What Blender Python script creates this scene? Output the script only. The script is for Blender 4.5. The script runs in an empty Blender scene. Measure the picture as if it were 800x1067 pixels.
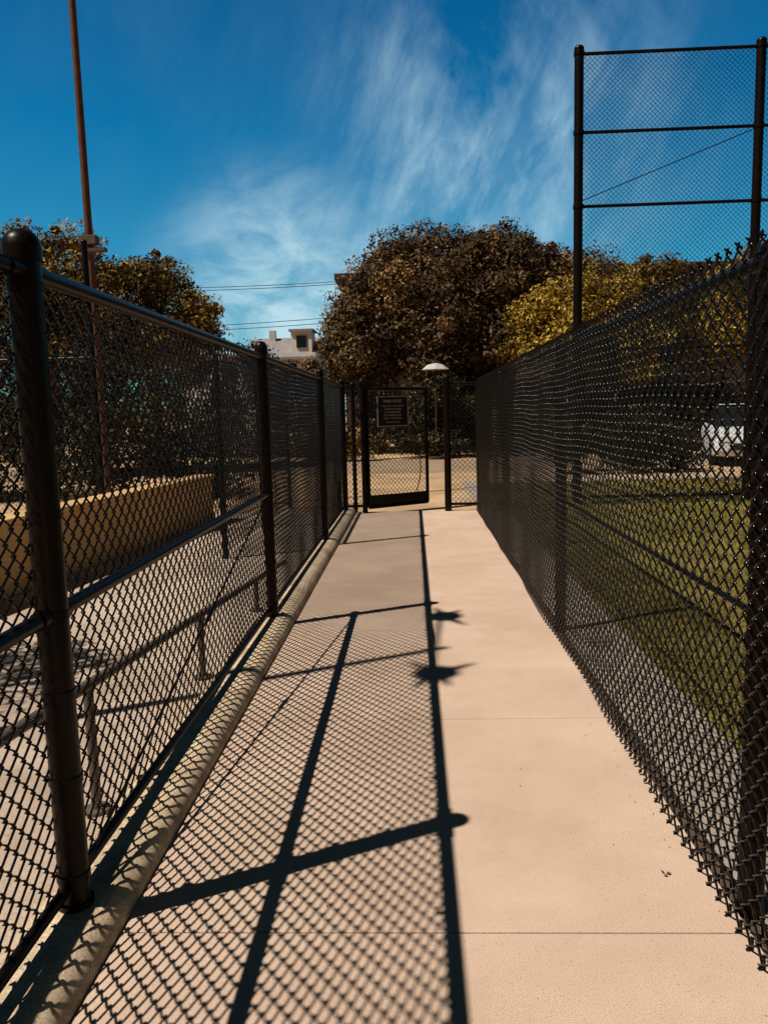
import bpy, math, random
import numpy as np
from mathutils import Vector, Matrix
random.seed(7); rng=np.random.default_rng(7)
scene=bpy.context.scene
scene.view_settings.view_transform='Standard'
scene.view_settings.look='None'
scene.view_settings.exposure=0
COL=scene.collection

# ------------------------------------------------------------ helpers
def link(o,parent=None):
    COL.objects.link(o)
    if parent is not None: o.parent=parent
    return o
def empty(name):
    o=bpy.data.objects.new(name,None); o.empty_display_size=.2
    return link(o)
def fast_mesh(name,verts,quads,mat,parent=None,smooth=False,col=None):
    me=bpy.data.meshes.new(name)
    verts=np.asarray(verts,dtype=np.float32); quads=np.asarray(quads,dtype=np.int32)
    k=quads.shape[1]
    me.vertices.add(len(verts)); me.vertices.foreach_set('co',verts.ravel())
    me.loops.add(quads.size); me.loops.foreach_set('vertex_index',quads.ravel())
    me.polygons.add(len(quads)); me.polygons.foreach_set('loop_start',np.arange(0,quads.size,k,dtype=np.int32))
    me.update(calc_edges=True)
    if smooth: me.polygons.foreach_set('use_smooth',np.ones(len(quads),dtype=bool))
    if col is not None:
        a=me.color_attributes.new('Col','FLOAT_COLOR','POINT')
        a.data.foreach_set('color',np.asarray(col,dtype=np.float32).ravel())
    me.materials.append(mat)
    return link(bpy.data.objects.new(name,me),parent)

class MB:
    def __init__(s): s.v=[]; s.f=[]
    def tube(s,p0,p1,r0,r1=None,n=14,caps=True):
        r1=r0 if r1 is None else r1
        p0=Vector(p0);p1=Vector(p1); d=(p1-p0).normalized()
        a=Vector((0,0,1)) if abs(d.z)<.9 else Vector((1,0,0))
        u=d.cross(a).normalized(); w=d.cross(u)
        b=len(s.v)
        for p,r in((p0,r0),(p1,r1)):
            for i in range(n):
                t=2*math.pi*i/n; s.v.append(tuple(p+u*math.cos(t)*r+w*math.sin(t)*r))
        for i in range(n): s.f.append((b+i,b+(i+1)%n,b+n+(i+1)%n,b+n+i))
        if caps: s.f.append(tuple(b+i for i in range(n))[::-1]); s.f.append(tuple(b+n+i for i in range(n)))
    def path(s,pts,r,n=8):
        for a,b in zip(pts[:-1],pts[1:]): s.tube(a,b,r,n=n)
    def box(s,c,d,rot=0.0):
        b=len(s.v); cx,cy,cz=c; dx,dy,dz=[k/2 for k in d]; cr,sr=math.cos(rot),math.sin(rot)
        for z in(-dz,dz):
            for x,y in((-dx,-dy),(dx,-dy),(dx,dy),(-dx,dy)):
                s.v.append((cx+x*cr-y*sr,cy+x*sr+y*cr,cz+z))
        s.f+=[(b,b+3,b+2,b+1),(b+4,b+5,b+6,b+7)]+[(b+i,b+(i+1)%4,b+4+(i+1)%4,b+4+i) for i in range(4)]
    def dome(s,c,r,h,n=16,m=5,full=False):
        b=len(s.v); cx,cy,cz=c; lo=-m if full else 0
        rows=[]
        for j in range(lo,m+1):
            t=math.pi/2*j/m; rr=max(r*math.cos(t),1e-4)
            rows.append(len(s.v))
            for i in range(n):
                a=2*math.pi*i/n; s.v.append((cx+rr*math.cos(a),cy+rr*math.sin(a),cz+h*math.sin(t)))
        for q in range(len(rows)-1):
            for i in range(n):
                s.f.append((rows[q]+i,rows[q]+(i+1)%n,rows[q+1]+(i+1)%n,rows[q+1]+i))
    def obj(s,name,mat,parent=None,smooth=False,bevel=0):
        me=bpy.data.meshes.new(name); me.from_pydata(s.v,[],s.f); me.update()
        me.materials.append(mat)
        o=link(bpy.data.objects.new(name,me),parent)
        if smooth:
            me.polygons.foreach_set('use_smooth',np.ones(len(me.polygons),dtype=bool))
            m=o.modifiers.new('es','EDGE_SPLIT'); m.split_angle=math.radians(45)
        if bevel:
            m=o.modifiers.new('bv','BEVEL'); m.width=bevel; m.segments=3; m.limit_method='ANGLE'
        return o

def nt(mat):
    mat.use_nodes=True; t=mat.node_tree; return t,t.nodes,t.links,t.nodes['Principled BSDF']
def ramp(nodes,stops):
    r=nodes.new('ShaderNodeValToRGB'); e=r.color_ramp.elements
    while len(e)<len(stops): e.new(.5)
    for k,(p,c) in enumerate(stops): e[k].position=p; e[k].color=(*c,1)
    return r
def noise(nodes,links,scale,detail=4,rough=.6,vec=None):
    n=nodes.new('ShaderNodeTexNoise'); n.inputs['Scale'].default_value=scale; n.inputs['Detail'].default_value=detail; n.inputs['Roughness'].default_value=rough
    if vec is not None: links.new(vec,n.inputs['Vector'])
    return n
def mixc(nodes,links,mode,fac,a,b):
    m=nodes.new('ShaderNodeMix'); m.data_type='RGBA'; m.blend_type=mode
    if isinstance(fac,(int,float)): m.inputs[0].default_value=fac
    else: links.new(fac,m.inputs[0])
    for s,v in((6,a),(7,b)):
        if isinstance(v,tuple): m.inputs[s].default_value=(*v,1)
        else: links.new(v,m.inputs[s])
    return m.outputs[2]
def surf(name,c1,c2,scale=3,fine=150,fine_amt=.25,rough=.85,bump=.15,bumpscale=200,stain=None,spec=.3,stainscale=.9,stainlo=.44,coarse=None):
    m=bpy.data.materials.new(name); t,N,L,P=nt(m)
    g=N.new('ShaderNodeNewGeometry').outputs['Position']
    n1=noise(N,L,scale,6,.65,g); r1=ramp(N,[(.3,c1),(.7,c2)]); L.new(n1.outputs[0],r1.inputs[0])
    n2=noise(N,L,fine,3,.7,g); r2=ramp(N,[(.3,(1-fine_amt*1.6,)*3),(.5,(1,)*3),(.72,(1+fine_amt*.6,)*3)]); L.new(n2.outputs[0],r2.inputs[0])
    c=mixc(N,L,'MULTIPLY',1.0,r1.outputs[0],r2.outputs[0])
    if stain:
        n3=noise(N,L,stainscale,8,.7,g); r3=ramp(N,[(stainlo,(0,0,0)),(.76,(1,1,1))]); L.new(n3.outputs[0],r3.inputs[0])
        c=mixc(N,L,'MIX',r3.outputs[0],c,stain)
    if coarse:   # sparse dark pits / specks
        n4=noise(N,L,coarse,2,.5,g); r4=ramp(N,[(.27,(.62,.56,.52)),(.35,(1,1,1))]); L.new(n4.outputs[0],r4.inputs[0])
        c=mixc(N,L,'MULTIPLY',1.0,c,r4.outputs[0])
    L.new(c,P.inputs['Base Color']); P.inputs['Roughness'].default_value=rough; P.inputs['Specular IOR Level'].default_value=spec
    if bump:
        nb=noise(N,L,bumpscale,3,.7,g); b=N.new('ShaderNodeBump'); b.inputs['Strength'].default_value=bump; b.inputs['Distance'].default_value=.004
        L.new(nb.outputs[0],b.inputs['Height']); L.new(b.outputs[0],P.inputs['Normal'])
    return m
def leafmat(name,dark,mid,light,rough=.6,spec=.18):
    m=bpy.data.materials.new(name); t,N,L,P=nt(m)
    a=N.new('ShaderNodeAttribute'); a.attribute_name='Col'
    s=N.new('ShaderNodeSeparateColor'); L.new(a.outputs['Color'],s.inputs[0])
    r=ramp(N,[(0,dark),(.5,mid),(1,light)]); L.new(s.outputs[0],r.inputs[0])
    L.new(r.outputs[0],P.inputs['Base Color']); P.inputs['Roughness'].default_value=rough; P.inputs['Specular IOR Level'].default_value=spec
    return m

# ------------------------------------------------------------ materials
M_walk=surf('walkway_concrete',(.555,.390,.285),(.675,.485,.365),1.3,330,.42,.95,0,420,stain=(.47,.32,.23),stainscale=1.1,coarse=120,spec=.12)
M_plaza=surf('plaza_concrete',(.45,.335,.25),(.60,.47,.365),1.0,150,.3,.9,.05,300,stain=(.24,.165,.12),spec=.12)
M_curb=surf('curb_concrete',(.62,.45,.28),(.76,.59,.40),5,160,.4,.9,.1,260,stain=(.26,.17,.11),stainscale=6,spec=.12)
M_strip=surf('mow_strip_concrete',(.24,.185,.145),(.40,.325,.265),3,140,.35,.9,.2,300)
M_dirt=surf('ground_dirt',(.42,.265,.14),(.60,.41,.24),.6,60,.3,.95,.3,90,stain=(.28,.175,.10),spec=.1)
M_asph=surf('asphalt',(.27,.185,.12),(.36,.255,.17),1,90,.3,.9,.2,140,spec=.1)
M_grassb=surf('grass_ground',(.06,.048,.012),(.14,.11,.025),1.5,45,.5,.95,.6,60,stain=(.27,.21,.065),spec=.1)
M_blk=surf('black_fence_paint',(.0045,.0020,.0015),(.009,.0042,.003),6,120,.3,.34,.12,160,spec=.15)
M_wire=surf('black_vinyl_wire',(.003,.002,.0017),(.006,.004,.0033),20,200,.2,.20,0,spec=.36)
M_rust=surf('rusty_pole_paint',(.075,.030,.018),(.14,.058,.034),6,80,.35,.65,.1,90,spec=.15)
M_steel=surf('galvanised_rail',(.07,.048,.036),(.14,.10,.08),6,80,.2,.55,.05,90,spec=.2)
M_tanw=surf('tan_plaster_wall',(.58,.335,.140),(.70,.44,.20),2,100,.25,.9,.3,80,stain=(.38,.22,.10),spec=.1)
M_bark=surf('bark',(.035,.022,.015),(.07,.045,.032),8,60,.5,.95,.8,30)
M_brown=surf('brown_stucco',(.05,.028,.02),(.085,.05,.036),2,60,.2,.9,.1,60)
M_white=surf('white_paint',(.62,.57,.51),(.74,.69,.63),2,40,.08,.5,0)
M_cream=surf('cream_siding',(.46,.43,.41),(.58,.54,.51),2,40,.15,.8,.05)
M_roof=surf('grey_shingle_roof',(.20,.18,.175),(.32,.29,.28),3,30,.4,.9,.2,30)
M_signb=surf('sign_black',(.008,.006,.006),(.014,.012,.012),5,60,.1,.5,0,spec=.2)
M_leafdry=surf('dry_leaf_brown',(.07,.03,.012),(.12,.06,.02),40,90,.2,.7,0)
M_rubber=surf('rubber',(.010,.009,.009),(.018,.016,.016),5,60,.1,.8,0)
M_carp=surf('car_paint_white',(.62,.62,.62),(.68,.68,.68),1,20,.02,.25,0,spec=.6)
M_glass=bpy.data.materials.new('dark_glass'); _,_,_,P=nt(M_glass); P.inputs['Base Color'].default_value=(.012,.013,.015,1); P.inputs['Roughness'].default_value=.15; P.inputs['Specular IOR Level'].default_value=.3
M_joint=surf('joint_dirt',(.06,.04,.028),(.10,.07,.045),10,90,.3,.95,0)
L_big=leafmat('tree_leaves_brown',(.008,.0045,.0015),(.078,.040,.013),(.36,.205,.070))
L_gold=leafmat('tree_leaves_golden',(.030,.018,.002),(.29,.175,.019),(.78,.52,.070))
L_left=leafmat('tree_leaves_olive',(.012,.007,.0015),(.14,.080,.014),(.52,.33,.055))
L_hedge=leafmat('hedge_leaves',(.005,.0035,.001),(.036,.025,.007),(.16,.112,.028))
L_grass=leafmat('grass_blades',(.035,.028,.005),(.18,.145,.020),(.50,.40,.085),.8,.08)

# ------------------------------------------------------------ ground
def sheet(name,x0,x1,y0,y1,z,mat):
    return fast_mesh(name,[(x0,y0,z),(x1,y0,z),(x1,y1,z),(x0,y1,z)],[(0,1,2,3)],mat)
sheet('ground',-400,400,-200,900,-.040,M_dirt)
sheet('plaza_pavement',-14,-1.10,-6,11.6,-.030,M_plaza)
sheet('path_bed',-.95,.97,-3,11.3,-.034,M_joint)
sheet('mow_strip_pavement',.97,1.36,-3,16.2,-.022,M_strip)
sheet('lawn',1.36,26,-4,15.6,-.018,M_grassb)
sheet('sidewalk',1.36,30,15.6,16.6,-.026,M_plaza)
sheet('street_road',-60,60,19,24,-.036,M_asph)
m=MB(); ys=[-2.5,-1.0,.48,1.99,3.5,5.02,6.5,8.0,9.5,11.3]
for a,b in zip(ys[:-1],ys[1:]):
    m.box((.02,(a+b)/2,-.016),(1.765,b-a-.005,.032))
m.obj('concrete_walkway',M_walk,bevel=.003)
# curb: cream kerb with a wide rounded nose towards the path
m=MB()
cp=[(-1.105,-.035),(-1.105,.060),(-1.095,.070),(-.945,.070),(-.915,.064),(-.890,.048),(-.872,.026),(-.864,.0),(-.864,-.035)]
for a,b in zip([-3,.2,3.25,6.3,9.3],[.2,3.25,6.3,9.3,11.4]):
    q=len(m.v); k=len(cp)
    for yy in(a+.003,b-.003): m.v+=[(x,yy,z) for x,z in cp]
    m.f+=[(q+i,q+k+i,q+k+(i+1)%k,q+(i+1)%k) for i in range(k)]+[tuple(q+i for i in range(k)),tuple(q+k+i for i in range(k))[::-1]]
m.obj('curb',M_curb,None,True)
def blades(n,x0,x1,y0,y1,h,w,dens_y=1.6):
    x=rng.uniform(x0,x1,n); y=y0+(y1-y0)*rng.random(n)**dens_y
    pat=np.sin(x*2.1+np.sin(y*1.3)*2)*np.sin(y*1.7+x)+.5*np.sin(x*5+y*3)*np.sin(y*4-x*2)
    keep=rng.random(n)<np.clip(.5+.5*pat,.12,1); x=x[keep];y=y[keep];pat=pat[keep];n=len(x)
    a=rng.uniform(0,math.pi,n); hh=h*rng.uniform(.5,1.3,n)*(1+.03*y); ww=w*rng.uniform(.6,1.3,n)*(1+.1*y)
    lx=rng.normal(0,.5,n)*hh; ly=rng.normal(0,.5,n)*hh
    v=np.zeros((n,3,3)); v[:,0]=np.stack([x-np.cos(a)*ww,y-np.sin(a)*ww,np.full(n,-.02)],1)
    v[:,1]=np.stack([x+np.cos(a)*ww,y+np.sin(a)*ww,np.full(n,-.02)],1)
    v[:,2]=np.stack([x+lx,y+ly,hh-.02],1)
    c=np.clip(.45+rng.normal(0,.2,n)+.22*np.sin(x*1.1+y*.7+2)*np.sin(y*.9-x*.5),0,1)
    c=np.repeat(c[:,None],3,1); col=np.stack([c,c,c,np.ones_like(c)],-1).reshape(-1,4)
    return fast_mesh('grass',v.reshape(-1,3),np.arange(n*3).reshape(-1,3),L_grass,None,False,col)
blades(190000,1.37,11,1.2,15.6,.038,.003)

# ------------------------------------------------------------ chain link
def chainlink(name,p0,p1,z0,z1,parent,w=.0358,r=.003,sides=5,depth=.0042,disp=None):
    p0=np.array(p0,float);p1=np.array(p1,float); Lh=np.linalg.norm(p1-p0); d=(p1-p0)/Lh; nrm=np.array([d[1],-d[0]])
    NC=int(Lh/w); K=int(round((z1-z0)/w))
    i=np.arange(NC)[:,None]; k=np.arange(K+1)[None,:]
    par=(k+i)%2
    ext=.002
    s=i*w+par*w+np.where(par==1,ext,-ext); z=z0+k*w+0*i
    prev=np.where(par==1,depth,-depth)
    nxt=-prev
    S=np.stack([s,s],2).reshape(NC,-1); Z=np.stack([z-.0045,z+.0045],2).reshape(NC,-1); D=np.stack([prev,nxt],2).reshape(NC,-1)
    if disp is not None: dd,dz=disp(S,Z); D=D+dd; Z=Z+dz
    ang=np.arange(sides)*2*math.pi/sides+.3
    SS=S[...,None]+np.cos(ang)*r*1.35; DD=D[...,None]+np.sin(ang)*r; ZZ=np.repeat(Z[...,None],sides,-1)
    X=p0[0]+SS*d[0]+DD*nrm[0]; Y=p0[1]+SS*d[1]+DD*nrm[1]
    V=np.stack([X,Y,ZZ],-1).reshape(-1,3)
    M=S.shape[1]
    a=np.arange(NC)[:,None,None]*M*sides+np.arange(M-1)[None,:,None]*sides; j=np.arange(sides)[None,None,:]; j2=(j+1)%sides
    Q=np.stack([a+j,a+j2,a+sides+j2,a+sides+j],-1).reshape(-1,4)
    fast_mesh(name,V,Q,M_wire,parent,True)
def wav(amp,seed,flare=0):
    ph=np.random.default_rng(seed).uniform(0,6,8)
    def f(S,Z):
        d=amp*(np.sin(S*1.3+ph[0])*np.sin(Z*2.1+ph[1])+.6*np.sin(S*3.1+ph[2]+Z*1.5)+.35*np.sin(S*7+ph[3])*np.sin(Z*5+ph[4]))
        d=d+flare*np.clip(.4-Z,0,1)**1.6*np.clip(1.15-.11*S,.15,1)*(1+.3*np.sin(S*2.3))
        dz=.006*np.sin(S*1.9+ph[5])+.004*np.sin(S*5.3+ph[6])
        return d,dz
    return f
def bands(m,x,y,r,zs):
    for z in zs:
        m.tube((x,y,z-.011),(x,y,z+.011),r+.0045)
        m.box((x-.0,y+r+.012,z),(.010,.022,.02))

LF=empty('chain_link_fence'); X=-1.0
m=MB()
lposts=[(-1.15,.038),(2.02,.043),(5.17,.038),(8.42,.036),(11.0,.040)]
for y,r in lposts:
    m.tube((X,y,.05),(X,y,1.895),r,n=24)
    m.tube((X,y,1.865),(X,y,1.90),r+.006,n=24)
    m.dome((X,y,1.90),r+.006,.045,n=24)
    m.tube((X,y,.066),(X,y,.085),r+.008,n=24)
m.obj('posts',M_blk,LF,True)
m=MB()
for y0,y1 in zip([p[0] for p in lposts[:-1]],[p[0] for p in lposts[1:]]):
    m.tube((X,y0,1.84),(X,y1,1.84),.022,n=16)
    m.tube((X-.02,y0+.05,.118),(X-.02,y1-.05,.118),.018,n=12)
for y0,y1 in((-1.15,2.02),(2.02,5.17)): m.tube((X,y0,.925),(X,y1,.925),.021,n=16)
m.obj('rails',M_blk,LF,True)
m=MB()
for y,r in lposts:
    bands(m,X,y,r,[.16,.45,.7,.925,1.2,1.5,1.8])
    m.tube((X,y-r-.05,1.84),(X,y+r+.05,1.84),.027,n=16)
    if y<6: m.tube((X,y-r-.04,.925),(X,y+r+.04,.925),.026,n=16)
for yy in np.arange(-1,11,.42):
    m.tube((X-.012,yy,1.84),(X-.014,yy+.012,1.84),.027,n=10)
m.obj('bands_and_ties',M_blk,LF,True)
m=MB(); m.tube((X+.01,5.12,.91),(X+.01,2.08,.15),.0055,n=8); m.tube((X+.01,3.5,.50),(X+.01,3.62,.53),.011,n=8)
m.obj('truss_rod',M_blk,LF,True)
chainlink('wire_mesh',(X-.036,-1.1),(X-.036,10.98),.105,1.855,LF,r=.0038,disp=wav(.006,3))
RF=empty('chain_link_fence'); X=.955
m=MB(); rposts=[(-.85,.036),(2.12,.037),(5.04,.036),(8.0,.036),(11.2,.040)]
for y,r in rposts:
    m.tube((X,y,-.03),(X,y,1.84),r,n=20); m.dome((X,y,1.84),r+.005,.04,n=20)
m.obj('posts',M_blk,RF,True)
m=MB(); m.tube((X,-.85,1.83),(X,11.2,1.83),.021,n=14); m.tube((X,-.85,.86),(X,11.2,.86),.010,n=10); m.tube((X-.04,-.85,.06),(X-.04,11.2,.06),.003,n=6)
m.obj('rails',M_blk,RF,True)
m=MB()
for y,r in rposts: bands(m,X,y,r,[.2,.5,.8,1.1,1.4,1.7])
m.obj('bands_and_ties',M_blk,RF,True)
chainlink('wire_mesh',(X-.052,-.8),(X-.052,11.18),.010,1.885,RF,r=.0038,disp=wav(.008,11,-.19))
m=MB()
for i in range(int(11.9/.0358)):
    y=-.8+i*.0358+.018
    if i%2==0:
        m.tube((X-.058,y-.010,1.870),(X-.046+random.uniform(-.003,.003),y+.008,1.892+random.uniform(-.003,.003)),.0046,.0036,n=5)
        m.tube((X-.046,y-.010,1.872),(X-.058,y+.008,1.890+random.uniform(-.003,.003)),.0046,.0036,n=5)
m.obj('twisted_selvage',M_wire,RF,True)

CF=empty('chain_link_fence'); m=MB()
for x,y,r,h in((-.87,11.22,.03,1.86),(-.73,11.22,.038,1.90),(.49,11.22,.050,1.93)):
    m.tube((x,y,-.03),(x,y,h),r,n=20); m.dome((x,y,h),r+.008,.05,n=20); m.tube((x,y,h-.03),(x,y,h),r+.008,n=20)
m.obj('posts',M_blk,CF,True)
m=MB()
for z in(1.84,.10,.9): m.tube((.54,11.22,z),(.93,11.22,z),.02,n=12)
for z in(1.84,.10): m.tube((-1.0,11.2,z),(-.76,11.22,z),.02,n=12)
m.obj('rails',M_blk,CF,True)
chainlink('wire_mesh',(.53,11.25),(.95,11.25),.06,1.86,CF,r=.0034,sides=4)
chainlink('wire_mesh_side',(-.98,11.25),(-.75,11.25),.06,1.86,CF,r=.0034,sides=4)
G=empty('chain_link_gate'); a=Vector((-.67,11.24,0)); b=Vector((.20,11.85,0)); d=(b-a).normalized(); nrm=Vector((d.y,-d.x,0))
m=MB()
for p in(a,b): m.tube(p+Vector((0,0,.07)),p+Vector((0,0,1.80)),.026,n=14)
for z in(.07,1.80,): m.tube(a+Vector((0,0,z)),b+Vector((0,0,z)),.026,n=14)
m.dome((a.x,a.y,1.80),.026,.024); m.dome((b.x,b.y,1.80),.026,.024)
for z in(.35,1.5): m.box((-.705,11.235,z),(.07,.05,.05))
pt=b+Vector((0,0,.95)); m.box(tuple(pt),(.09,.05,.10),math.atan2(d.y,d.x))
m.obj('frame_and_hinges',M_blk,G,True)
m=MB(); kc=a+d*.53+Vector((0,0,.16)); m.box(tuple(kc),(1.02,.012,.16),math.atan2(d.y,d.x)); m.obj('kick_plate',M_blk,G)
chainlink('wire_mesh',(a.x,a.y),(b.x,b.y),.08,1.79,G,r=.0034,sides=4)
m=MB(); base=a+d*.82+nrm*.03
m.path([tuple(base+Vector((0,0,1.0))+d*(.10*math.sin(t*3))+Vector((0,0,-.75*t))) for t in np.linspace(0,1,9)],.008)
m.obj('chain',M_blk,G,True)
rot=math.atan2(d.y,d.x); sc=a+d*.42+nrm*.045+Vector((0,0,1.47))
SG=empty('rules_sign')
m=MB(); m.box(tuple(sc),(.56,.012,.46),rot); m.obj('panel',M_signb,SG,bevel=.003)
m=MB(); f=sc+nrm*.009
for dx,dz,w_,h_ in((0,.215,.54,.008),(0,-.215,.54,.008),(-.266,0,.008,.42),(.266,0,.008,.42)):
    m.box(tuple(f+d*dx+Vector((0,0,dz))),(w_,.004,h_),rot)
m.obj('border',M_cream,SG)
lines=[("PARK RULES",.060,.13),("Gate must remain closed",.036,.07),("at all times. No dogs",.036,.025),("on the playing field.",.036,-.02),("No smoking or glass",.036,-.065),("Open 7 am to sunset",.036,-.11),("Recreation & Parks",.030,-.165)]
for tx,sz,dz in lines:
    cu=bpy.data.curves.new('lettering','FONT'); cu.body=tx; cu.size=sz; cu.align_x='CENTER'; cu.extrude=.001; cu.materials.append(M_cream)
    o=link(bpy.data.objects.new('lettering',cu),SG); p=f+Vector((0,0,dz)); o.location=p; o.rotation_euler=(math.pi/2,0,rot)

SF=empty('chain_link_fence'); m=MB()
for y in(7.9,10.0,12.2): m.tube((-2.0,y,-.03),(-2.0,y,2.08),.032,n=14); m.dome((-2.0,y,2.08),.036,.03)
m.tube((-2,7.9,2.03),(-2,12.2,2.03),.02,n=10)
m.obj('posts_and_rail',M_blk,SF,True)
chainlink('wire_mesh',(-2.02,7.9),(-2.02,12.2),.03,2.03,SF,r=.0028,sides=3)
SF=empty('chain_link_fence'); m=MB()
for x in(-10,-7.0,-3.85): m.tube((x,9.3,-.03),(x,9.3,3.55),.036,n=14); m.dome((x,9.3,3.55),.04,.03)
m.tube((-10,9.3,2.2),(-3.85,9.3,2.2),.02,n=10)
m.obj('posts_and_rail',M_blk,SF,True)
chainlink('wire_mesh',(-10,9.32),(-3.85,9.32),.03,2.2,SF,r=.0028,sides=3)

BS=empty('baseball_backstop'); Yb=11.75; m=MB(); ht=6.5
for x in(2.46,5.0,7.5):
    m.tube((x,Yb,-.03),(x,Yb,ht),.066,n=18); m.dome((x,Yb,ht),.072,.05)
    for z in(ht-.06,5.37,4.35,2.3): m.tube((x,Yb,z-.03),(x,Yb,z+.03),.076,n=18)
m.obj('posts',M_blk,BS,True)
m=MB()
for z in(ht-.07,5.37,4.35,2.3,.1): m.tube((2.46,Yb,z),(7.5,Yb,z),.024,n=12)
m.tube((2.5,Yb-.03,4.42),(4.95,Yb-.03,5.33),.007,n=6)
m.obj('rails',M_blk,BS,True)
chainlink('wire_mesh',(2.48,Yb+.05),(7.5,Yb+.05),.02,ht-.05,BS,r=.0040,sides=3,disp=wav(.01,5))

# ------------------------------------------------------------ left side things
m=MB()
pts=[(-4.25,1.2),(-3.62,5.9),(-3.0,10.9)]
W=empty('low_wall')
for (x0,y0),(x1,y1) in zip(pts[:-1],pts[1:]):
    L_=math.hypot(x1-x0,y1-y0); r_=math.atan2(y1-y0,x1-x0)
    m.box(((x0+x1)/2,(y0+y1)/2,.275),(L_-.012,.22,.61),r_)
m.obj('wall_body',M_tanw,W,bevel=.012)
m=MB()
for (x0,y0),(x1,y1) in zip(pts[:-1],pts[1:]):
    L_=math.hypot(x1-x0,y1-y0); r_=math.atan2(y1-y0,x1-x0)
    m.box(((x0+x1)/2,(y0+y1)/2,.612),(L_,.29,.06),r_)
m.obj('coping',M_tanw,W,bevel=.012)
HR=empty('handrail'); m=MB()
P0=Vector((-1.24,1.2,.60)); P1=Vector((-1.22,7.0,.10))
def hr(y): t=(y-P0.y)/(P1.y-P0.y); return P0.lerp(P1,t)
m.tube(P0,P1,.021,n=12)
for y in(1.25,2.72,4.2,5.7,):
    p=hr(y); m.tube((p.x,p.y,-.03),p,.019,n=12); m.tube((p.x,p.y,-.03),(p.x,p.y,-.015),.05,n=14)
m.obj('rail_and_posts',M_steel,HR,True)
FP=empty('utility_pole'); m=MB(); m.tube((-4.82,11.85,-.03),(-4.82,11.85,10.2),.068,.045,n=18); m.tube((-4.82,11.85,-.03),(-4.82,11.85,.04),.14,n=18)
m.obj('shaft',M_rust,FP,True)
m=MB(); m.box((-4.78,11.74,4.12),(.26,.16,.13)); m.box((-4.70,11.74,3.98),(.34,.12,.06)); m.box((-4.82,11.83,4.0),(.17,.17,.04)); m.obj('junction_box',M_steel,FP,bevel=.008)
SL=empty('street_lamp'); m=MB(); m.tube((-3.39,2.8,-.03),(-3.39,2.8,6.05),.055,.028,n=14); m.tube((-3.39,2.8,-.03),(-3.39,2.8,.25),.10,.08,n=14)
m.tube((-3.34,3.5,5.95),(-3.43,2.37,5.95),.018,n=10)
for hx,hy in((-3.34,3.55),(-3.43,2.35)):
    m.dome((hx,hy,6.0),.12,.12,n=12,m=4,full=True)
    for q in range(7):
        t=q/7*2*math.pi+hy; k=.75+.35*math.sin(q*2.3+hy); m.tube((hx,hy,6.0),(hx+.24*k*math.cos(t),hy+.28*k*math.sin(t),6.0+.03*math.sin(3*t)),.055,.006,n=6)
m.obj('post_and_heads',M_blk,SL,True)

# ------------------------------------------------------------ vegetation
def leaf_cloud(name,clumps,leaf,mat,parent=None):
    VV=[];CC=[]
    for (c,rad,n) in clumps:
        c=np.array(c);rad=np.array(rad)*np.ones(3)
        d=rng.normal(size=(n,3)); d/=np.linalg.norm(d,axis=1)[:,None]
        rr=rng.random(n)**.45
        bump=1+.16*np.sin(d[:,0]*5+c[0]*3)*np.sin(d[:,1]*5+c[1])+.12*np.sin(d[:,2]*9+c[2]*2)
        p=c+d*rad*(rr*bump)[:,None]
        nn=d+rng.normal(0,.55,(n,3)); nn/=np.linalg.norm(nn,axis=1)[:,None]
        t=np.cross(nn,rng.normal(size=(n,3))); t/=np.linalg.norm(t,axis=1)[:,None]; b=np.cross(nn,t)
        s=(leaf*rng.uniform(.5,1.35,n))[:,None]
        v=np.stack([p-t*s,p-b*s*.45+nn*s*.12,p+t*s,p+b*s*.45+nn*s*.12],1)
        VV.append(v)
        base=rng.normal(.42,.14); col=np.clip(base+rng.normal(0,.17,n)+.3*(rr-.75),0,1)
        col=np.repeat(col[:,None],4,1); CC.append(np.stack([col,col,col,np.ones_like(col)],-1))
    V=np.concatenate(VV).reshape(-1,3);C=np.concatenate(CC).reshape(-1,4)
    return fast_mesh(name,V,np.arange(len(V)).reshape(-1,4),mat,parent,False,C)
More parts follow.
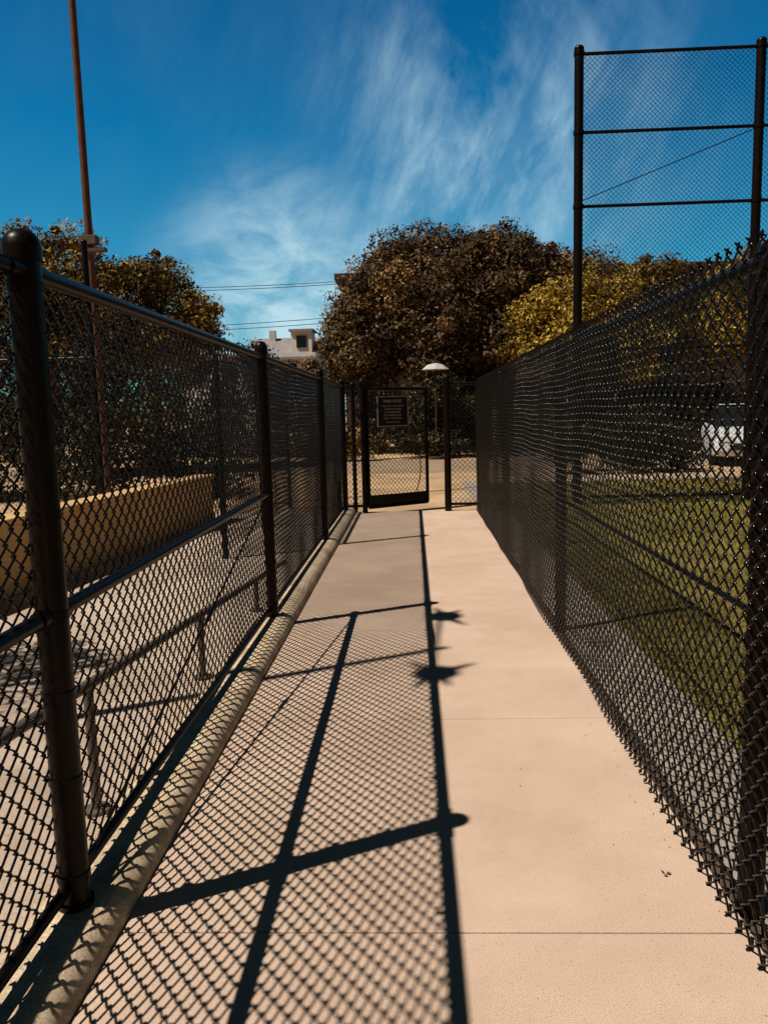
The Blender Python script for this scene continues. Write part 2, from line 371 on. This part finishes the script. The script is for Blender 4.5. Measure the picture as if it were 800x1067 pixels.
def tree(name,c,axes,nclump,cr,nleaf,leaf,mat,zmin=-.35,trunk=.25,seed=1,lump=.12,twig=.5):
    T=empty(name); r=np.random.default_rng(seed); cl=[]
    ph=r.uniform(0,6,6)
    tips=[]
    for i in range(nclump):
        z=1-(1-zmin)*(i+.5)/nclump; a=i*2.39996+r.normal(0,.25); q=math.sqrt(max(0,1-z*z))
        dirn=np.array([q*math.cos(a),q*math.sin(a),z])
        k=.86*(1+lump*math.sin(dirn[0]*4+ph[0])*math.sin(dirn[2]*5+ph[1])+lump*.6*math.sin(dirn[1]*7+ph[2]+dirn[0]*6)) + r.normal(0,.03)
        pc=np.array(c)+dirn*np.array(axes)*k
        rad=cr*r.uniform(.6,1.25)*np.array([1.1,1.1,.8])
        cl.append((pc,rad,int(nleaf*(rad[0]/cr)**2)))
        tips.append(pc)
        if r.random()<twig:
            cl.append((pc+dirn*rad*r.uniform(.5,.8)+r.normal(0,.16*cr,3),rad*.36,int(nleaf*.2)))
    for i in range(nclump//3):
        d=r.normal(size=3); d/=np.linalg.norm(d); pc=np.array(c)+d*np.array(axes)*.5*r.random()
        cl.append((pc,cr*1.3*min(1,axes[2]),int(nleaf*.5)))
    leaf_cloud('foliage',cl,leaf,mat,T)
    m=MB(); base=Vector((c[0],c[1],-.05)); mid=Vector((c[0]+.1,c[1],max(1.2,c[2]-axes[2]*.5)))
    m.tube(base,mid,trunk,trunk*.75,n=12)
    for i in range(9):
        e=Vector(tips[(i*7)%len(tips)]); k=mid.lerp(e,.45)+Vector((0,0,.3*min(1,axes[2]/2))); m.tube(mid,k,trunk*.5,trunk*.3,n=8); m.tube(k,e,trunk*.3,trunk*.08,n=8)
    m.obj('trunk_and_limbs',M_bark,T,True)
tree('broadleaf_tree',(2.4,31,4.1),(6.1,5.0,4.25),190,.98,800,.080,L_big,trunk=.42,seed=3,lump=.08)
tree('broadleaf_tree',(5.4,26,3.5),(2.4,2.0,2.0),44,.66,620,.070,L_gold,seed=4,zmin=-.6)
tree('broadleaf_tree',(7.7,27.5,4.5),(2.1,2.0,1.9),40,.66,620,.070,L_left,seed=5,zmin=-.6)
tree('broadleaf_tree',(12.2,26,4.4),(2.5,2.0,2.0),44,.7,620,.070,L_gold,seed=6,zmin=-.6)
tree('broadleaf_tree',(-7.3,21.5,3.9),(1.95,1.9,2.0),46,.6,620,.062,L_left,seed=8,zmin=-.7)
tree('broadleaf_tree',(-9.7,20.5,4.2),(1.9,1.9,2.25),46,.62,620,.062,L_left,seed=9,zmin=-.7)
tree('broadleaf_tree',(-4.9,3.45,3.2),(1.0,.55,.6),18,.32,220,.038,L_left,seed=12,zmin=-.7,trunk=.05)
def hedge(x0,x1,y,depth,h,n,leaf,mat,seed,nl=420,rad=.7):
    r=np.random.default_rng(seed); cl=[]
    for i in range(n):
        x=r.uniform(x0,x1); z=r.uniform(.1,h)*(1+.15*math.sin(x*1.7)); yy=y+r.uniform(-depth/2,depth/2)
        cl.append(((x,yy,z),rad*r.uniform(.6,1.2),nl))
    leaf_cloud('hedge',cl,leaf,mat)
hedge(-16,18,28.5,2.5,3.3,190,.09,L_hedge,21,340,.95)
hedge(-13,-3.3,14.8,2.0,2.3,110,.052,L_hedge,22,460,.6)
hedge(3.2,6.3,17.8,1.2,1.1,30,.055,L_hedge,23,400,.5)
hedge(10.0,15,17.8,1.2,1.5,38,.055,L_hedge,24,380,.55)
hedge(-3.4,-.9,24.5,1.0,.8,22,.06,L_left,25,300,.45)
hedge(-.8,6.5,25.2,1.2,1.9,70,.07,L_hedge,26,360,.6)

# ------------------------------------------------------------ buildings, wires
bx=8.35
B=empty('apartment_building'); m=MB(); m.box((bx,47,4.25),(24,9,8.6)); m.obj('walls',M_brown,B)
m=MB(); m.box((bx,47,8.72),(24.8,9.8,.34)); m.box((bx+10,45,9.15),(1.0,1.0,.5)); m.box((bx+7.5,45,9.05),(1.6,1.0,.3)); m.obj('roof',M_brown,B,bevel=.03)
m=MB(); m2=MB()
for i in range(9):
    for z in(1.8,4.6,7.3):
        x=bx-10.4+i*2.6; m.box((x,42.49,z),(1.2,.06,1.3))
        m2.box((x,42.47,z+.71),(1.4,.1,.1)); m2.box((x,42.47,z-.71),(1.4,.1,.1)); m2.box((x,42.45,z),(.05,.05,1.3))
m.obj('windows',M_glass,B); m2.obj('window_trim',M_cream,B)
# side-on gable: pitched roof plane faces the camera, white dormer at its right end
H=empty('gabled_house'); m=MB(); hx,hy=-7.9,50
m.box((hx,hy,2.45),(3.9,6,4.98))
b=len(m.v); m.v+=[(hx-1.95,hy-3,4.94),(hx-1.95,hy+3,4.94),(hx-1.95,hy,6.2),(hx+1.95,hy-3,4.94),(hx+1.95,hy+3,4.94),(hx+1.95,hy,6.2)]
m.f+=[(b,b+1,b+2),(b+3,b+5,b+4)]
m.box((hx+1.25,hy-1.9,5.75),(1.25,1.7,1.5))
m.obj('walls',M_white,H)
def slaby(m,p,q,x0,x1,th):
    b=len(m.v)
    for x in(x0,x1):
        m.v+=[(x,p[0],p[1]),(x,q[0],q[1]),(x,q[0],q[1]+th),(x,p[0],p[1]+th)]
    m.f+=[(b,b+1,b+2,b+3),(b+7,b+6,b+5,b+4)]+[(b+i,b+4+i,b+4+(i+1)%4,b+(i+1)%4) for i in range(4)]
m=MB(); slaby(m,(hy-3.4,4.80),(hy,6.24),hx-2.2,hx+2.2,.13); slaby(m,(hy,6.24),(hy+3.4,4.80),hx-2.2,hx+2.2,.13)
m.box((hx+1.25,hy-1.9,6.55),(1.5,2.0,.12)); m.obj('roof',M_roof,H)
m=MB()
for x in(-1.1,.5): m.box((hx+x,hy-3.03,4.0),(.9,.08,1.1))
m.box((hx+1.25,hy-2.78,5.85),(.6,.08,.7)); m.obj('windows',M_glass,H)
m=MB()
for x in(-1.1,.5): m.box((hx+x,hy-3.06,4.61),(1.1,.1,.1)); m.box((hx+x,hy-3.06,3.39),(1.1,.1,.1))
m.box((hx-.9,hy-.4,6.4),(.4,.4,.8)); m.obj('trim_and_chimney',M_cream,H)
PR=empty('flat_roof_house'); m=MB(); m.box((-12.2,52,2.6),(4.6,6,5.3)); m.box((-12.2,52,5.33),(5,6.4,.16)); 
m.obj('walls_and_roof',M_cream,PR)
m=MB()
for x in(-1.2,.6): m.box((-12.2+x,48.97,4.2),(.9,.08,1.1))
m.obj('windows',M_glass,PR)
PL=empty('power_lines'); m=MB()
for z0,z1,y in((9.0,8.5,42),(8.75,8.35,41.8),(6.6,6.7,41.9),(6.4,6.4,41.7)):
    pts=[(-26+t*24,y,z0+(z1-z0)*t-1.0*4*t*(1-t)*.35) for t in np.linspace(0,1,14)]; m.path(pts,.017,5)
m.obj('cables',M_rubber,PL)
m=MB(); m.tube((-26,41.9,-.03),(-26,41.9,10),.16,.12,n=12); m.box((-26,41.9,9.2),(.12,2.0,.14)); m.tube((-2,41.9,-.03),(-2,41.9,8.6),.10,.08,n=10); m.obj('poles',M_bark,PL)

U=empty('patio_umbrella'); m=MB(); cx,cy=.72,24.2
b=len(m.v); n=8; m.v.append((cx,cy,2.94))
for R_,z in((.24,2.89),(.42,2.74)):
    for i in range(n): t=2*math.pi*i/n; m.v.append((cx+R_*math.cos(t),cy+R_*math.sin(t),z))
for i in range(n):
    m.f.append((b,b+1+i,b+1+(i+1)%n)); m.f.append((b+1+i,b+1+n+i,b+1+n+(i+1)%n,b+1+(i+1)%n))
m.obj('canopy',M_cream,U)
m=MB(); m.tube((cx,cy,-.03),(cx,cy,2.93),.022,n=8); m.tube((cx,cy,-.03),(cx,cy,.05),.25,n=16); m.obj('pole',M_bark,U)

CAR=empty('parked_car'); 
def loft(sections,mat,name,bev):
    m=MB(); k=len(sections[0])
    for s in sections: m.v+=s
    for i in range(len(sections)-1):
        for j in range(k): m.f.append((i*k+j,i*k+(j+1)%k,(i+1)*k+(j+1)%k,(i+1)*k+j))
    m.f.append(tuple(range(k))[::-1]); m.f.append(tuple((len(sections)-1)*k+j for j in range(k)))
    return m.obj(name,mat,CAR,False,bev)
prof=[(-2.15,.35,.62,.80),(-2.05,.25,.72,.86),(-1.2,.22,.90,.90),(-.6,.22,.96,.90),(1.5,.22,.98,.90),(2.05,.28,.92,.86),(2.15,.4,.8,.80)]
loft([[( w,y,zb),( w,y,zt-.18),(w*.93,y,zt),(-w*.93,y,zt),(-w,y,zt-.18),(-w,y,zb)] for y,zb,zt,w in prof],M_carp,'body',.04)
cab=[(-.95,.90,.93,.80),(-.25,.93,1.42,.64),(.2,.93,1.47,.64),(1.1,.95,1.42,.63),(1.75,.95,.97,.78)]
loft([[( .80,y,zb),(w,y,zt),(-w,y,zt),(-.80,y,zb)] for y,zb,zt,w in cab],M_glass,'windows',.03)
m=MB(); m.box((0,.42,1.475),(1.22,1.35,.03)); m.obj('roof',M_carp,CAR,bevel=.012)
m=MB()
for x in(-.80,.80):
    for y in(-1.35,1.35): m.tube((x-.1,y,.30),(x+.1,y,.30),.31,n=24)
m.box((0,-2.16,.48),(1.0,.04,.16)); m.obj('tyres_and_grille',M_rubber,CAR)
m=MB()
for x in(-.62,.62): m.box((x,-2.13,.66),(.34,.08,.13))
m.box((0,-2.19,.42),(.4,.02,.12)); m.obj('headlights_and_plate',M_white,CAR,bevel=.01)
CAR.location=(8.55,20.4,-.036); CAR.rotation_euler=(0,0,math.radians(-16))

m=MB(); c=Vector((.755,2.26,.002))
for i in range(3):
    a=i*2.2; q=len(m.v); dx=Vector((math.cos(a),math.sin(a),0)); dy=Vector((-dx.y,dx.x,0)); o=c+dx*.002
    m.v+=[tuple(o),tuple(o+dx*.008+dy*.006+Vector((0,0,.006))),tuple(o+dx*.017+Vector((0,0,.002+.003*i))),tuple(o+dx*.008-dy*.006+Vector((0,0,.002)))]
    m.f.append((q,q+1,q+2,q+3))
m.obj('dry_leaf',M_leafdry)
VV=[];n=260
for i in range(n):
    x=random.uniform(-.84,.86) if random.random()<.3 else random.choice([random.uniform(.76,.89),random.uniform(-.85,-.80)])
    y=1.2+9.5*random.random(); a=random.random()*6; s=random.uniform(.0015,.005)
    for q in range(4): VV.append((x+s*math.cos(a+q*1.57)*(1 if q%2 else .5),y+s*math.sin(a+q*1.57)*(1 if q%2 else .5),.002+s*.4*(q==1)))
fast_mesh('debris',VV,np.arange(n*4).reshape(-1,4),M_leafdry)

# ------------------------------------------------------------ light
d=Vector((.588,.30,-1.0)); el=math.atan2(1,math.hypot(d.x,d.y)); az=math.atan2(-d.x,-d.y)
sd=bpy.data.lights.new('sun','SUN'); sd.energy=5.0; sd.angle=math.radians(.5); sd.color=(1,.945,.85)
so=link(bpy.data.objects.new('sun',sd)); so.rotation_euler=d.to_track_quat('-Z','Y').to_euler(); so.location=(-10,-5,20)
w=bpy.data.worlds.new('World'); scene.world=w; w.use_nodes=True; t=w.node_tree; N=t.nodes;L=t.links
bg=N['Background']; sky=N.new('ShaderNodeTexSky'); sky.sky_type='NISHITA'; sky.sun_disc=False; sky.sun_elevation=el; sky.sun_rotation=az%(2*math.pi)
sky.air_density=1.0; sky.dust_density=.4; sky.ozone_density=1.5
tc=N.new('ShaderNodeTexCoord').outputs['Generated']
sep=N.new('ShaderNodeSeparateXYZ'); L.new(tc,sep.inputs[0])
rz=ramp(N,[(0,(.36,.80,.86)),(.15,(.15,.84,1.0)),(.33,(.035,.72,1.0)),(.52,(.006,.50,.84)),(.64,(.03,.12,.15)),(.78,(.085,.055,.04))]); L.new(sep.outputs[2],rz.inputs[0])  # teal grade by elevation; unseen zenith darkened and browned to cut cool fill
ry=ramp(N,[(.50,(.24,.15,.10)),(.72,(.45,.44,.43)),(.90,(1,1,1))]);  # added dimming: sky behind and beside the view darkened to weaken shadow fill
def mth(op,a,b=None):
    m=N.new('ShaderNodeMath'); m.operation=op
    for i,v in enumerate((a,b)):
        if v is None: continue
        if isinstance(v,(int,float)): m.inputs[i].default_value=v
        else: L.new(v,m.inputs[i])
    return m.outputs[0]
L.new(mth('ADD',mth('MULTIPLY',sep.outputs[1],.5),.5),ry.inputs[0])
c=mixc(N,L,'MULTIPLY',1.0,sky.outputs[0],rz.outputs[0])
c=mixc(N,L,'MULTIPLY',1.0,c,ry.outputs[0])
def dmask(azd,eld,rad,soft):
    v=(math.sin(math.radians(azd))*math.cos(math.radians(eld)),math.cos(math.radians(azd))*math.cos(math.radians(eld)),math.sin(math.radians(eld)))
    n=N.new('ShaderNodeVectorMath'); n.operation='DISTANCE'; L.new(tc,n.inputs[0]); n.inputs[1].default_value=v
    mr=N.new('ShaderNodeMapRange'); mr.interpolation_type='SMOOTHSTEP'; mr.inputs[1].default_value=rad; mr.inputs[2].default_value=rad*soft; mr.inputs[3].default_value=0; mr.inputs[4].default_value=1
    L.new(n.outputs['Value'],mr.inputs[0]); return mr.outputs[0]
def cnoise(scale,mscale,roty,rgh,dist,lo,hi):
    mp0=N.new('ShaderNodeMapping'); mp0.inputs['Rotation'].default_value=(0,math.radians(roty),0); L.new(tc,mp0.inputs[0])
    mp=N.new('ShaderNodeMapping'); mp.inputs['Scale'].default_value=mscale; L.new(mp0.outputs[0],mp.inputs[0])
    n1=N.new('ShaderNodeTexNoise'); n1.inputs['Scale'].default_value=scale; n1.inputs['Detail'].default_value=11; n1.inputs['Roughness'].default_value=rgh; n1.inputs['Distortion'].default_value=dist; L.new(mp.outputs[0],n1.inputs['Vector'])
    r1=ramp(N,[(lo,(0,0,0)),(hi,(1,1,1))]); L.new(n1.outputs[0],r1.inputs[0]); return r1.outputs[0]
soft=cnoise(3.4,(1.2,1,1),20,.6,.35,.40,.72)
streak=cnoise(4.5,(3.4,1.2,.9),-24,.66,.35,.41,.74)
puff=cnoise(9.0,(1,1,1.7),8,.64,.5,.38,.62)
tex=mth('MULTIPLY',soft,mth('ADD',mth('MULTIPLY',streak,1.0),.20))
low=mth('MULTIPLY',dmask(-9,7.5,.21,.15),mth('ADD',mth('MULTIPLY',puff,.70),.22))
msk=mth('ADD',mth('MULTIPLY',dmask(7,19,.27,.05),1.1),mth('ADD',mth('MULTIPLY',dmask(1,11,.22,.1),.9),.05))
cf=mth('MINIMUM',mth('ADD',mth('MULTIPLY',tex,msk),low),.92)
c2=mixc(N,L,'MIX',cf,c,(5.8,8.3,9.3))
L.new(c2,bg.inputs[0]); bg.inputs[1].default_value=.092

# ------------------------------------------------------------ camera
cam=bpy.data.cameras.new('camera'); co=link(bpy.data.objects.new('camera',cam)); scene.camera=co
cam.sensor_fit='VERTICAL'; cam.sensor_height=36; cam.sensor_width=27; cam.lens=27.0; cam.clip_start=.05; cam.clip_end=2000
y_=math.radians(2.33); p_=math.radians(7.35); ro=.026
F=Vector((-math.sin(y_)*math.cos(p_),math.cos(y_)*math.cos(p_),-math.sin(p_))); R0=Vector((math.cos(y_),math.sin(y_),0)); U0=R0.cross(F)
U=U0*math.cos(ro)+R0*math.sin(ro); R=R0*math.cos(ro)-U0*math.sin(ro)
co.matrix_world=Matrix(((R.x,U.x,-F.x,0),(R.y,U.y,-F.y,0),(R.z,U.z,-F.z,1.45),(0,0,0,1)))
